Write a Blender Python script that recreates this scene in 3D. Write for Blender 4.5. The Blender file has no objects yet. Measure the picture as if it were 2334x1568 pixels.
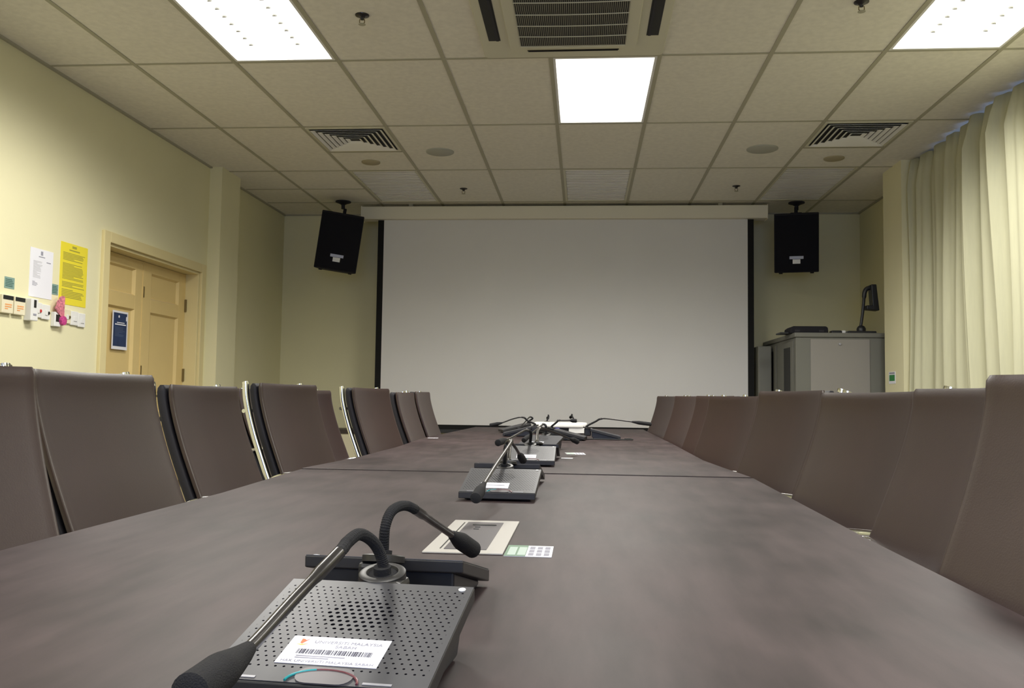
import bpy, math, random
from mathutils import Vector, Matrix
random.seed(7)
PI = math.pi
SC = bpy.context.scene
COL = SC.collection
R = math.radians

# ------------------------------------------------------------------ camera
cam_d = bpy.data.cameras.new('camera'); cam = bpy.data.objects.new('camera', cam_d); COL.objects.link(cam)
cam_d.sensor_fit = 'HORIZONTAL'; cam_d.sensor_width = 36.0; cam_d.lens = 2016.11 / 2334 * 36.0
cam_d.clip_start = 0.02; cam_d.clip_end = 100
yaw, pitch, roll = 0.0813, 0.0611, 0.01357
cy, sy, cp, sp, cr, sr = math.cos(yaw), math.sin(yaw), math.cos(pitch), math.sin(pitch), math.cos(roll), math.sin(roll)
fw = Vector((-sy*cp, cy*cp, sp)); r0 = Vector((cy, sy, 0)); u0 = r0.cross(fw)
rv = r0*cr + u0*sr; uv = -r0*sr + u0*cr
M = Matrix((rv, uv, -fw)).transposed().to_4x4(); M.translation = (0, 0, 1.0)
cam.matrix_world = M
SC.camera = cam
# ------------------------------------------------------------------ world, view
w = bpy.data.worlds.new('world'); SC.world = w; w.use_nodes = True
w.node_tree.nodes['Background'].inputs[0].default_value = (0.55, 0.7, 1.0, 1); w.node_tree.nodes['Background'].inputs[1].default_value = 0.3
SC.view_settings.view_transform = 'Standard'; SC.view_settings.look = 'None'; SC.view_settings.gamma = 1
SC.view_settings.use_curve_mapping = False
SC.view_settings.exposure = 0.0
SC.cycles.max_bounces = 10; SC.cycles.diffuse_bounces = 6; SC.cycles.use_denoising = True
SC.cycles.sample_clamp_indirect = 6

CEIL = 2.891
# ------------------------------------------------------------------ area lights (inside the ceiling troffers, daylight at the near window)
def area(name, loc, sx, sy_, power, col, rot=(0, 0, 0), spread=180, cutoff=None):
    l = bpy.data.lights.new(name, 'AREA'); l.shape = 'RECTANGLE'; l.size = sx; l.size_y = sy_
    l.energy = power; l.color = col; l.spread = R(spread)
    if cutoff:  # louvred luminaire: no light leaves flatter than the cut-off angle (like a photometric profile)
        l.use_nodes = True; nt = l.node_tree; em = [n for n in nt.nodes if n.type == 'EMISSION'][0]
        g = nt.nodes.new('ShaderNodeNewGeometry'); d = nt.nodes.new('ShaderNodeVectorMath'); d.operation = 'DOT_PRODUCT'
        nt.links.new(g.outputs['Normal'], d.inputs[0]); nt.links.new(g.outputs['Incoming'], d.inputs[1])
        a = nt.nodes.new('ShaderNodeMath'); a.operation = 'ABSOLUTE'; nt.links.new(d.outputs['Value'], a.inputs[0])
        m = nt.nodes.new('ShaderNodeMapRange'); m.interpolation_type = 'SMOOTHSTEP'
        m.inputs['From Min'].default_value, m.inputs['From Max'].default_value = cutoff
        nt.links.new(a.outputs[0], m.inputs['Value']); nt.links.new(m.outputs[0], em.inputs['Strength'])
    o = bpy.data.objects.new(name, l); COL.objects.link(o); o.location = loc; o.rotation_euler = rot
    return o
LAMP = (1.0, 0.97, 0.90)
TROFFERS = [(-1.6975, 4.1955), (1.9025, 4.1955), (0.1025, 5.3955), (-1.6975, 0.5955), (0.1025, 0.5955), (1.9025, 0.5955),
            (-1.6975, -1.8045), (1.9025, -1.8045)]
POW = [64, 60, 66, 32, 28, 32, 26, 26]
for (x, y), p in zip(TROFFERS, POW):
    area('troffer_light', (x, y, CEIL + 0.012), 0.5, 1.06, p, LAMP, cutoff=(0.10, 0.52))
area('daylight', (0.3, -2.9, 1.7), 3.0, 1.5, 50, (0.42, 0.55, 1.0), rot=(R(90), 0, 0))

# ------------------------------------------------------------------ materials
def mat(name, col, rough=0.5, metal=0.0, spec=0.5, emit=None, estr=0.0, var=0.0, vscale=8.0, vstretch=(1, 1, 1), bump=0.0, bscale=200.0, alpha=None, coat=0.0):
    m = bpy.data.materials.new(name); m.use_nodes = True
    nt = m.node_tree; b = nt.nodes['Principled BSDF']
    b.inputs['Base Color'].default_value = (*col, 1); b.inputs['Roughness'].default_value = rough
    b.inputs['Metallic'].default_value = metal; b.inputs['Specular IOR Level'].default_value = spec
    if coat: b.inputs['Coat Weight'].default_value = coat; b.inputs['Coat Roughness'].default_value = 0.35
    if emit: b.inputs['Emission Color'].default_value = (*emit, 1); b.inputs['Emission Strength'].default_value = estr
    if var or bump:
        tc = nt.nodes.new('ShaderNodeTexCoord'); mp = nt.nodes.new('ShaderNodeMapping'); mp.inputs['Scale'].default_value = vstretch
        nt.links.new(tc.outputs['Object'], mp.inputs[0])
        if var:
            n = nt.nodes.new('ShaderNodeTexNoise'); n.inputs['Scale'].default_value = vscale; n.inputs['Detail'].default_value = 6
            nt.links.new(mp.outputs[0], n.inputs['Vector'])
            cr_ = nt.nodes.new('ShaderNodeMapRange'); cr_.inputs['From Min'].default_value = 0.3; cr_.inputs['From Max'].default_value = 0.7
            cr_.inputs['To Min'].default_value = 1 - var; cr_.inputs['To Max'].default_value = 1 + var
            nt.links.new(n.outputs['Fac'], cr_.inputs['Value'])
            mx = nt.nodes.new('ShaderNodeVectorMath'); mx.operation = 'SCALE'; mx.inputs[0].default_value = col
            nt.links.new(cr_.outputs[0], mx.inputs['Scale']); nt.links.new(mx.outputs[0], b.inputs['Base Color'])
        if bump:
            n2 = nt.nodes.new('ShaderNodeTexNoise'); n2.inputs['Scale'].default_value = bscale; n2.inputs['Detail'].default_value = 3
            nt.links.new(tc.outputs['Object'], n2.inputs['Vector'])
            bp = nt.nodes.new('ShaderNodeBump'); bp.inputs['Strength'].default_value = bump; bp.inputs['Distance'].default_value = 0.002
            nt.links.new(n2.outputs['Fac'], bp.inputs['Height']); nt.links.new(bp.outputs[0], b.inputs['Normal'])
    return m

M_wall = mat('wall_paint', (0.76, 0.72, 0.475), 0.75, spec=0.25, var=0.02, vscale=1.5, bump=0.15, bscale=120)
M_tile = mat('ceiling_tile', (0.78, 0.75, 0.66), 0.9, spec=0.1, var=0.05, vscale=30, bump=0.3, bscale=150)
M_tee = mat('ceiling_tee', (0.42, 0.40, 0.30), 0.6, spec=0.3)
M_floor = mat('carpet', (0.20, 0.18, 0.17), 0.95, spec=0.1, var=0.2, vscale=60, bump=0.5)
M_door = mat('door_paint', (0.72, 0.55, 0.24), 0.5, spec=0.4, var=0.03, vscale=3)
M_frame = mat('door_frame_paint', (0.72, 0.62, 0.33), 0.5, spec=0.4)
M_brass = mat('hinge_metal', (0.25, 0.2, 0.1), 0.4, 0.8)
M_curtain = mat('curtain_cloth', (0.54, 0.53, 0.37), 0.9, spec=0.1, var=0.03, vscale=60, vstretch=(1, 1, 0.1))
M_screen = mat('screen_fabric', (0.70, 0.69, 0.68), 0.8, spec=0.1, var=0.015, vscale=2)
M_black = mat('black_fabric', (0.012, 0.012, 0.012), 0.8, spec=0.2)
M_case = mat('screen_case_paint', (0.72, 0.68, 0.55), 0.5)
M_speaker = mat('speaker_cabinet', (0.010, 0.009, 0.013), 0.7, spec=0.3)
M_grille = mat('speaker_grille', (0.008, 0.008, 0.012), 0.85, spec=0.2, bump=0.6, bscale=400)
M_badge = mat('badge_metal', (0.35, 0.35, 0.38), 0.4, 0.3)
M_white = mat('white_plastic', (0.78, 0.78, 0.76), 0.4)
M_paper = mat('white_paper', (0.80, 0.80, 0.86), 0.7)
M_label = mat('label_vinyl', (0.85, 0.85, 0.95), 0.35)
M_ink = mat('grey_ink', (0.30, 0.30, 0.36), 0.7)
M_inkb = mat('black_ink', (0.04, 0.04, 0.07), 0.6)
M_yellow = mat('yellow_paper', (0.80, 0.68, 0.04), 0.6)
M_yink = mat('notice_ink', (0.36, 0.33, 0.05), 0.7)
M_green = mat('green_sticker', (0.22, 0.34, 0.30), 0.5)
M_grn2 = mat('leaf_green', (0.02, 0.22, 0.05), 0.5)
M_navy = mat('navy_poster', (0.015, 0.035, 0.11), 0.5, var=0.3, vscale=12)
M_cream = mat('cream_plastic', (0.78, 0.72, 0.52), 0.4)
M_acw = mat('ac_panel', (0.62, 0.60, 0.46), 0.45)
M_dark = mat('dark_slot', (0.012, 0.012, 0.010), 0.6)
M_bladel = mat('louver_blade', (0.86, 0.85, 0.80), 0.4)
M_lamp = mat('lit_diffuser', (0.9, 0.9, 0.9), 0.5, emit=(1.0, 0.99, 0.93), estr=2.2)
M_clip = mat('louver_clip', (0.5, 0.5, 0.46), 0.5)
M_leather = mat('brown_leather', (0.044, 0.025, 0.022), 0.38, spec=0.62, var=0.10, vscale=5, bump=0.08, bscale=350, coat=0.10)
M_shell = mat('black_upholstery', (0.018, 0.017, 0.022), 0.6, spec=0.4)
M_chrome = mat('chrome', (0.82, 0.82, 0.80), 0.12, 1.0)
M_blackp = mat('black_plastic', (0.018, 0.019, 0.022), 0.38, spec=0.5)
M_rubber = mat('rubber', (0.02, 0.02, 0.02), 0.8)
M_rack = mat('grey_steel', (0.17, 0.17, 0.145), 0.5, spec=0.4)
M_rackl = mat('light_grey_panel', (0.27, 0.255, 0.23), 0.5)
M_plate = mat('plate_silver', (0.50, 0.48, 0.45), 0.42, metal=0.1)
M_lid = mat('plate_lid', (0.16, 0.15, 0.16), 0.4, metal=0.5)
M_stem = mat('mic_stem', (0.045, 0.042, 0.042), 0.28, 0.6)
M_greystem = mat('grey_mic_stem', (0.10, 0.095, 0.09), 0.33, 0.7)
M_foam = mat('mic_windscreen', (0.018, 0.018, 0.020), 0.85, spec=0.3, bump=0.6, bscale=900)
M_red = mat('red_plastic', (0.55, 0.04, 0.04), 0.4)
M_pink = mat('pink_cloth', (0.60, 0.20, 0.25), 0.7, var=0.5, vscale=60)
M_orange = mat('orange_print', (0.80, 0.35, 0.12), 0.5)
M_teal = mat('teal_reflection', (0.02, 0.30, 0.33), 0.3)  # teal reflection on the button ring, put into the colour
M_maroon = mat('maroon_reflection', (0.16, 0.05, 0.06), 0.3)  # red end of the same reflection, also put into the colour
M_proj = mat('projector_white', (0.88, 0.88, 0.85), 0.3)
M_lens = mat('lens_glass', (0.04, 0.03, 0.20), 0.1)
M_woodd = mat('dark_wood_edge', (0.05, 0.035, 0.028), 0.5)

def table_mat():
    m = bpy.data.materials.new('table_laminate'); m.use_nodes = True; nt = m.node_tree; b = nt.nodes['Principled BSDF']
    tc = nt.nodes.new('ShaderNodeTexCoord')
    mp = nt.nodes.new('ShaderNodeMapping'); mp.inputs['Scale'].default_value = (9, 1.6, 1); mp.inputs['Rotation'].default_value = (0, 0, R(4))
    nt.links.new(tc.outputs['Object'], mp.inputs[0])
    n = nt.nodes.new('ShaderNodeTexNoise'); n.inputs['Scale'].default_value = 2.5; n.inputs['Detail'].default_value = 7; n.inputs['Roughness'].default_value = 0.62
    nt.links.new(mp.outputs[0], n.inputs['Vector'])
    n3 = nt.nodes.new('ShaderNodeTexNoise'); n3.inputs['Scale'].default_value = 3.0; n3.inputs['Detail'].default_value = 3
    nt.links.new(tc.outputs['Object'], n3.inputs['Vector'])
    ad = nt.nodes.new('ShaderNodeMath'); ad.operation = 'ADD'; nt.links.new(n.outputs['Fac'], ad.inputs[0]); nt.links.new(n3.outputs['Fac'], ad.inputs[1])
    ra = nt.nodes.new('ShaderNodeValToRGB'); ra.color_ramp.elements[0].position = 0.38; ra.color_ramp.elements[1].position = 0.62
    hv = nt.nodes.new('ShaderNodeMath'); hv.operation = 'MULTIPLY'; hv.inputs[1].default_value = 0.5; nt.links.new(ad.outputs[0], hv.inputs[0])
    ra.color_ramp.elements[0].color = (0.022, 0.014, 0.0145, 1); ra.color_ramp.elements[1].color = (0.060, 0.041, 0.042, 1)
    nt.links.new(hv.outputs[0], ra.inputs[0]); nt.links.new(ra.outputs[0], b.inputs['Base Color'])
    b.inputs['Roughness'].default_value = 0.5; b.inputs['Specular IOR Level'].default_value = 0.30
    rr = nt.nodes.new('ShaderNodeMapRange'); rr.inputs['To Min'].default_value = 0.42; rr.inputs['To Max'].default_value = 0.60
    nt.links.new(n3.outputs['Fac'], rr.inputs['Value']); nt.links.new(rr.outputs[0], b.inputs['Roughness'])
    return m
M_table = table_mat()

# perforated top plate of the microphone units: small holes everywhere, larger ones in a round field
def perf_mat():
    m = bpy.data.materials.new('perforated_plate'); m.use_nodes = True; nt = m.node_tree; b = nt.nodes['Principled BSDF']
    N = nt.nodes.new; L = nt.links.new
    def math_(op, a, c=None, c2=None):
        n = N('ShaderNodeMath'); n.operation = op
        for i, v in enumerate((a, c, c2)):
            if v is None: continue
            if isinstance(v, (int, float)): n.inputs[i].default_value = v
            else: L(v, n.inputs[i])
        return n.outputs[0]
    tc = N('ShaderNodeTexCoord'); s = N('ShaderNodeSeparateXYZ'); L(tc.outputs['Object'], s.inputs[0])
    x, y = s.outputs[0], s.outputs[1]
    P = 0.0074
    row = math_('FLOOR', math_('DIVIDE', y, P))
    odd = math_('MULTIPLY', math_('MODULO', math_('ADD', row, 200.0), 2.0), 0.5)
    fx = math_('SUBTRACT', math_('FRACT', math_('ADD', math_('ADD', math_('DIVIDE', x, P), odd), 100.0)), 0.5)
    fy = math_('SUBTRACT', math_('FRACT', math_('ADD', math_('DIVIDE', y, P), 100.0)), 0.5)
    d = math_('SQRT', math_('ADD', math_('MULTIPLY', fx, fx), math_('MULTIPLY', fy, fy)))
    gy = math_('SUBTRACT', y, 0.024)
    dc = math_('SQRT', math_('ADD', math_('MULTIPLY', x, x), math_('MULTIPLY', gy, gy)))
    big = math_('LESS_THAN', dc, 0.032)
    rad = math_('ADD', 0.16, math_('MULTIPLY', big, 0.12))
    hole = math_('LESS_THAN', d, rad)
    inx = math_('LESS_THAN', math_('ABSOLUTE', x), 0.088); iny = math_('LESS_THAN', math_('ABSOLUTE', math_('ADD', y, -0.004)), 0.076)
    hole = math_('MULTIPLY', hole, math_('MULTIPLY', inx, iny))
    mx = N('ShaderNodeMix'); mx.data_type = 'RGBA'; L(hole, mx.inputs['Factor'])
    mx.inputs['A'].default_value = (0.070, 0.070, 0.078, 1); mx.inputs['B'].default_value = (0.004, 0.004, 0.006, 1)
    L(mx.outputs['Result'], b.inputs['Base Color'])
    b.inputs['Roughness'].default_value = 0.42
    inv = math_('SUBTRACT', 1.0, hole); L(math_('MULTIPLY', inv, 0.25), b.inputs['Metallic']); L(math_('MULTIPLY', inv, 0.5), b.inputs['Specular IOR Level'])
    return m
M_perf = perf_mat()
M_slabedge = mat('mic_unit_shell', (0.022, 0.021, 0.021), 0.42, spec=0.5)

# ------------------------------------------------------------------ mesh helpers
class MB:
    def __init__(self): self.v = []; self.f = []
    def add(self, vs, fs):
        n = len(self.v); self.v += [tuple(p) for p in vs]; self.f += [tuple(i + n for i in f) for f in fs]
    def box(self, x0, x1, y0, y1, z0, z1, m=None):
        vs = [Vector((x, y, z)) for z in (z0, z1) for y in (y0, y1) for x in (x0, x1)]
        if m: vs = [m @ p for p in vs]
        self.add(vs, [(0, 2, 3, 1), (4, 5, 7, 6), (0, 1, 5, 4), (2, 6, 7, 3), (0, 4, 6, 2), (1, 3, 7, 5)]); return self
    def prism(self, poly, z0, z1, m=None):
        n = len(poly); vs = [Vector((x, y, z0)) for x, y in poly] + [Vector((x, y, z1)) for x, y in poly]
        if m: vs = [m @ p for p in vs]
        self.add(vs, [tuple(range(n))[::-1], tuple(range(n, 2*n))] + [(i, (i+1) % n, n + (i+1) % n, n + i) for i in range(n)]); return self
    def tube(self, pts, rad, n=12, flat=1.0, cap=True):
        pts = [Vector(p) for p in pts]; k = len(pts)
        rads = rad if isinstance(rad, (list, tuple)) else [rad]*k
        t = [(pts[min(i+1, k-1)] - pts[max(i-1, 0)]).normalized() for i in range(k)]
        up = Vector((0, 0, 1)) if abs(t[0].z) < 0.9 else Vector((0, 1, 0))
        a = t[0].cross(up).normalized(); vs = []
        for i in range(k):
            a = (a - t[i]*a.dot(t[i])).normalized(); b = t[i].cross(a)
            for j in range(n):
                th = 2*PI*j/n; vs.append(pts[i] + (a*math.cos(th) + b*math.sin(th)*flat)*rads[i])
        fs = [(i*n + j, i*n + (j+1) % n, (i+1)*n + (j+1) % n, (i+1)*n + j) for i in range(k-1) for j in range(n)]
        if cap: fs += [tuple(range(n))[::-1], tuple(range((k-1)*n, k*n))]
        self.add(vs, fs); return self
    def lathe(self, prof, c=(0, 0, 0), n=32, axis='z', m=None):
        vs = []
        for r_, z in prof:
            for j in range(n):
                th = 2*PI*j/n; p = Vector((r_*math.cos(th), r_*math.sin(th), z))
                if m: p = m @ p
                vs.append(p + Vector(c))
        k = len(prof)
        fs = [(i*n + j, i*n + (j+1) % n, (i+1)*n + (j+1) % n, (i+1)*n + j) for i in range(k-1) for j in range(n)]
        fs += [tuple(range(n))[::-1], tuple(range((k-1)*n, k*n))]
        self.add(vs, fs); return self
    def build(self, name, material, parent=None, smooth=False, bevel=0.0, loc=None, rot=None, seg=2):
        me = bpy.data.meshes.new(name); me.from_pydata(self.v, [], self.f); me.update()
        import bmesh
        bm = bmesh.new(); bm.from_mesh(me); bmesh.ops.recalc_face_normals(bm, faces=bm.faces); bm.to_mesh(me); bm.free()
        if material: me.materials.append(material)
        if smooth:
            for p in me.polygons: p.use_smooth = True
            try: me.set_sharp_from_angle(angle=R(40))
            except Exception: pass
        o = bpy.data.objects.new(name, me); COL.objects.link(o)
        if parent: o.parent = parent
        if loc: o.location = loc
        if rot: o.rotation_euler = rot
        if bevel:
            b = o.modifiers.new('bevel', 'BEVEL'); b.width = bevel; b.segments = seg; b.limit_method = 'ANGLE'; b.angle_limit = R(35)
        return o
def tag(o, label, cat, group=None):
    o['label'] = label; o['category'] = cat
    if group: o['group'] = group
    return o
def thing(name, label, cat, loc=(0, 0, 0), rz=0.0, group=None, rot=None):
    o = bpy.data.objects.new(name, None); COL.objects.link(o); o.empty_display_size = 0.1
    o.location = loc; o.rotation_euler = rot if rot else (0, 0, rz)
    return tag(o, label, cat, group)
def struct(o): o['kind'] = 'structure'; return o
def smoothpath(pts, sub=6):
    P = [Vector(p) for p in pts]; out = []
    for i in range(len(P)-1):
        p0 = P[max(i-1, 0)]; p1 = P[i]; p2 = P[i+1]; p3 = P[min(i+2, len(P)-1)]
        for s in range(sub):
            t = s/sub
            out.append(0.5*((2*p1) + (-p0+p2)*t + (2*p0-5*p1+4*p2-p3)*t*t + (-p0+3*p1-3*p2+p3)*t**3))
    out.append(P[-1]); return out
def rows(w, h, n, z=0.0008, fill=0.55, seed=1, short=0.35, ragged=0.25):
    """printed lines in the x-y plane, centred, n lines from top to bottom"""
    rg = random.Random(seed); mb = MB(); st = h/n
    for i in range(n):
        y = h/2 - (i+0.5)*st; l = w*(1 - ragged*rg.random())
        if rg.random() < short*0.4: l *= 0.5
        mb.box(-w/2, -w/2 + l, y - st*fill/2, y + st*fill/2, 0, z)
    return mb

# ------------------------------------------------------------------ room shell
XL, XR, YF, YN = -3.12, 2.73, 8.98, -3.0
mb = MB().box(XL-0.4, XR+0.3, YN-0.2, YF+0.2, -0.1, 0.0); struct(mb.build('floor', M_floor))
DY0, DY1, DZ = 5.52, 6.92, 1.985
mb = MB()
mb.box(XL-0.2, XL, YN-0.2, DY0, 0, CEIL+0.2).box(XL-0.2, XL, DY1, 7.05, 0, CEIL+0.2).box(XL-0.2, XL, DY0, DY1, DZ, CEIL+0.2)
mb.box(XL-0.2, XL+0.105, 7.05, 7.44, 0, CEIL+0.2).box(XL-0.22, XL-0.03, 7.44, YF+0.2, 0, CEIL+0.2)
struct(mb.build('wall_left', M_wall))
mb = MB(); mb.box(XR, XR+0.2, YN-0.2, -0.6, 0, CEIL+0.2).box(XR, XR+0.2, 6.6, YF+0.2, 0, CEIL+0.2).box(XR, XR+0.2, -0.6, 6.6, 0, 0.9).box(XR, XR+0.2, -0.6, 6.6, 2.86, CEIL+0.2)
mb.box(2.445, XR, 7.0, 7.42, 0, CEIL+0.2)
struct(mb.build('wall_right', M_wall))
struct(MB().box(XL-0.2, XR+0.2, YF, YF+0.2, 0, CEIL+0.2).build('wall_far', M_wall))
mb = MB(); mb.box(XL-0.2, -1.3, YN-0.2, YN, 0, CEIL+0.2).box(1.9, XR+0.2, YN-0.2, YN, 0, CEIL+0.2).box(-1.3, 1.9, YN-0.2, YN, 0, 0.9).box(-1.3, 1.9, YN-0.2, YN, 2.5, CEIL+0.2)
struct(mb.build('wall_near', M_wall))
M_sky = mat('daylight_pane', (0.5, 0.6, 0.8), 0.1, emit=(0.35, 0.5, 1.0), estr=0.7)
def window(n, x0, x1, y0, y1, z0, z1, axis):
    t = bpy.data.objects.new('window_%d' % n, None); COL.objects.link(t); struct(t); t.location = ((x0+x1)/2, (y0+y1)/2, z0)
    ox, oy = (x0+x1)/2, (y0+y1)/2; mb = MB(); k = 5; H = z1-z0
    if axis == 'x':
        MB().box(-0.01, 0.01, y0-oy, y1-oy, 0, H).build('pane', M_sky, t)
        for i in range(k+1):
            y = y0-oy + (y1-y0-0.05)*i/k; mb.box(-0.03, 0.03, y, y+0.05, 0, H)
        mb.box(-0.03, 0.03, y0-oy, y1-oy, 0, 0.05).box(-0.03, 0.03, y0-oy, y1-oy, H-0.05, H)
    else:
        MB().box(x0-ox, x1-ox, -0.01, 0.01, 0, H).build('pane', M_sky, t)
        for i in range(k+1):
            x = x0-ox + (x1-x0-0.05)*i/k; mb.box(x, x+0.05, -0.03, 0.03, 0, H)
        mb.box(x0-ox, x1-ox, -0.03, 0.03, 0, 0.05).box(x0-ox, x1-ox, -0.03, 0.03, H-0.05, H)
    mb.build('window_frame', M_white, t)
window(1, XR+0.1, XR+0.1, -0.6, 6.6, 0.9, 2.86, 'x')
window(2, -1.3, 1.9, YN-0.1, YN-0.1, 0.9, 2.5, 'y')
# skirting
struct(MB().box(XL, XL+0.012, YN, 5.44, 0, 0.1).build('baseboard_left', M_woodd))
struct(MB().box(XL, XR, YF-0.012, YF, 0, 0.1).build('baseboard_far', M_woodd))

# ceiling with openings for the troffers, and its tee grid
GX = [-0.1975 + 0.6*k for k in range(-5, 6)]; GY = [4.7955 + 1.2*k for k in range(-7, 4)]
M_alu = mat('aluminium_louver', (0.94, 0.93, 0.90), 0.5, 0.25)
M_tspk2 = mat('louver_backing', (0.40, 0.39, 0.34), 0.6)
UNLIT = [(-1.6975, 7.7955), (0.1025, 7.7955), (1.9025, 7.7955)]
HOLES = TROFFERS + UNLIT
def is_hole(cx, cy_):
    return any(abs(cx-x) < 0.05 and abs(cy_-y) < 0.05 for x, y in HOLES)
mb = MB(); xs = [XL-0.1] + [g for g in GX if XL < g < XR] + [XR+0.1]; ys = [YN-0.1] + [g for g in GY if g > YN] + [YF+0.1]
for i in range(len(xs)-1):
    for j in range(len(ys)-1):
        if is_hole((xs[i]+xs[i+1])/2, (ys[j]+ys[j+1])/2): continue
        mb.box(xs[i], xs[i+1], ys[j], ys[j+1], CEIL, CEIL+0.015)
mb.box(XL-0.2, XR+0.2, YN-0.2, YF+0.2, CEIL+0.13, CEIL+0.16)
struct(mb.build('ceiling', M_tile))
mb = MB()
for g in xs[1:-1]: mb.box(g-0.012, g+0.012, YN, YF, CEIL-0.004, CEIL+0.002)
for g in ys[1:-1]: mb.box(XL, XR, g-0.010, g+0.010, CEIL-0.0035, CEIL+0.002)
mb.box(-1.9975, -1.3975, 6.63, 6.65, CEIL-0.0035, CEIL+0.002).box(1.6025, 2.2025, 6.63, 6.65, CEIL-0.0035, CEIL+0.002)
mb.box(XL, -1.9975, 7.83, 7.85, CEIL-0.0035, CEIL+0.002)
struct(mb.build('trim_1', M_tee))
mb = MB().box(XL, XL+0.02, YN, 7.05, CEIL-0.012, CEIL).box(XL-0.03, XL-0.01, 7.44, YF, CEIL-0.012, CEIL).box(XL-0.03, XR, YF-0.02, YF, CEIL-0.012, CEIL)
mb.box(XR-0.02, XR, 7.42, YF, CEIL-0.012, CEIL)
struct(mb.build('trim_2', M_tee))

# lit troffers
def place_words(x, y):
    return ('left' if x < -1 else 'right' if x > 1 else 'centre')
LBL = {0: 'lit ceiling light over the left chairs, cut by the top edge', 1: 'lit ceiling light in the upper right corner near the curtain',
       2: 'lit square-looking ceiling light just beyond the cassette air conditioner'}
for i, (x, y) in enumerate(TROFFERS):
    lab = LBL.get(i) or 'lit ceiling light %s' % ('out of the picture, nearest the camera', 'in the middle near the camera', 'near the camera by the curtain', 'far behind the camera by the door wall', 'far behind the camera by the curtain')[i-3]
    t = thing('ceiling_light', lab, 'ceiling light', (x, y, CEIL), group='lit recessed ceiling lights')
    mb = MB(); a, b = 0.288, 0.588
    mb.box(-a, a, -b, -b+0.018, -0.003, 0.06).box(-a, a, b-0.018, b, -0.003, 0.06).box(-a, -a+0.014, -b+0.018, b-0.018, -0.003, 0.06).box(a-0.014, a, -b+0.018, b-0.018, -0.003, 0.06)
    mb.build('frame', M_white, t)
    MB().box(-a+0.012, a-0.012, -b+0.014, b-0.014, 0.02, 0.03).build('diffuser', M_lamp, t)
    if i != 2:
        for s in (-1, 1):
            for k in range(11 if i < 2 else 0):
                mb = MB(); yy = -0.5 + 0.09*k; mb.prism([(s*0.13-0.012, yy), (s*0.13+0.012, yy), (s*0.13+0.006, yy-0.012), (s*0.13-0.006, yy-0.012)], 0.012, 0.0195)
                mb.build('louver_clip', M_clip, t)
# unlit louvred troffers
UL = ['unlit louvred ceiling light at the left, above the projection screen', 'unlit louvred ceiling light above the middle of the projection screen',
      'unlit louvred ceiling light at the right, nearest the right loudspeaker']
for i, (x, y) in enumerate(UNLIT):
    t = thing('louvred_light', UL[i], 'ceiling light', (x, y, CEIL), group='unlit louvred ceiling lights')
    mb = MB(); a, b = 0.288, 0.588
    mb.box(-a, a, -b, -b+0.02, -0.003, 0.09).box(-a, a, b-0.02, b, -0.003, 0.09).box(-a, -a+0.02, -b+0.02, b-0.02, -0.003, 0.09).box(a-0.02, a, -b+0.02, b-0.02, -0.003, 0.09)
    mb.build('frame', M_acw, t)
    MB().box(-a+0.02, a-0.02, -b+0.02, b-0.02, 0.08, 0.09).build('reflector', M_tspk2, t)
    mb = MB()
    for k in range(20):
        yy = -0.545 + 1.09*k/19; mb.prism([(yy-0.018, 0.0), (yy-0.002, 0.045), (yy+0.002, 0.045), (yy+0.018, 0.0)], -0.266, 0.266, Matrix(((0, 0, 1, 0), (1, 0, 0, 0), (0, 1, 0, 0), (0, 0, 0, 1))))
    mb.build('louver', M_alu, t)

# cassette air conditioner
t = thing('cassette_air_conditioner', 'square ceiling cassette air conditioner with dark ribbed intake grille', 'air conditioner', (-0.072, 4.275, CEIL))
def rrect(x0, x1, y0, y1, r, n=5):
    P = []
    for cx, cy_, a0 in ((x1-r, y1-r, 0), (x0+r, y1-r, 90), (x0+r, y0+r, 180), (x1-r, y0+r, 270)):
        for k in range(n+1):
            th = R(a0 + 90*k/n); P.append((cx + r*math.cos(th), cy_ + r*math.sin(th)))
    return P
mb = MB(); h = 0.485
mb.prism(rrect(-h, h, -h, h, 0.03), -0.018, 0.0); mb.build('panel', M_acw, t, bevel=0.006)
mb = MB(); mb.prism(rrect(-0.335, 0.335, -0.335, 0.335, 0.02), -0.032, -0.018); mb.build('intake_panel', M_acw, t, bevel=0.004)
MB().box(-0.275, 0.275, -0.275, 0.285, -0.0335, -0.0322).build('intake_recess', M_dark, t)
mb = MB()
for k in range(58): x = -0.272 + 0.544*k/57; mb.box(x-0.0014, x+0.0014, -0.275, 0.285, -0.037, -0.0336)
mb.build('intake_fins', mat('ac_fins', (0.30, 0.29, 0.22), 0.5), t)
mb = MB()
for k in range(5):
    y = -0.24 + 0.13*k; pts = [(-0.275 + 0.55*j/12, y + 0.012*math.cos(PI*(j/12-0.5))*0, -0.039 - 0.004*math.sin(PI*j/12)) for j in range(13)]; mb.tube(pts, 0.0025, 6)
mb.build('intake_crossbars', M_acw, t)
for ang, nm in ((0, 0), (90, 0), (180, 0), (270, 0)):
    m = Matrix.Rotation(R(ang), 4, 'Z')
    MB().box(0.378, 0.440 if ang in (0, 180) else 0.392, -0.245, 0.21 if ang == 0 else 0.245, -0.0195, -0.0185, m).build('air_outlet', M_dark, t)
    MB().box(0.386, 0.400 if ang in (0, 180) else 0.390, -0.24, 0.205 if ang == 0 else 0.24, -0.024, -0.0196, m).build('outlet_vane', M_shell, t)

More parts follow.
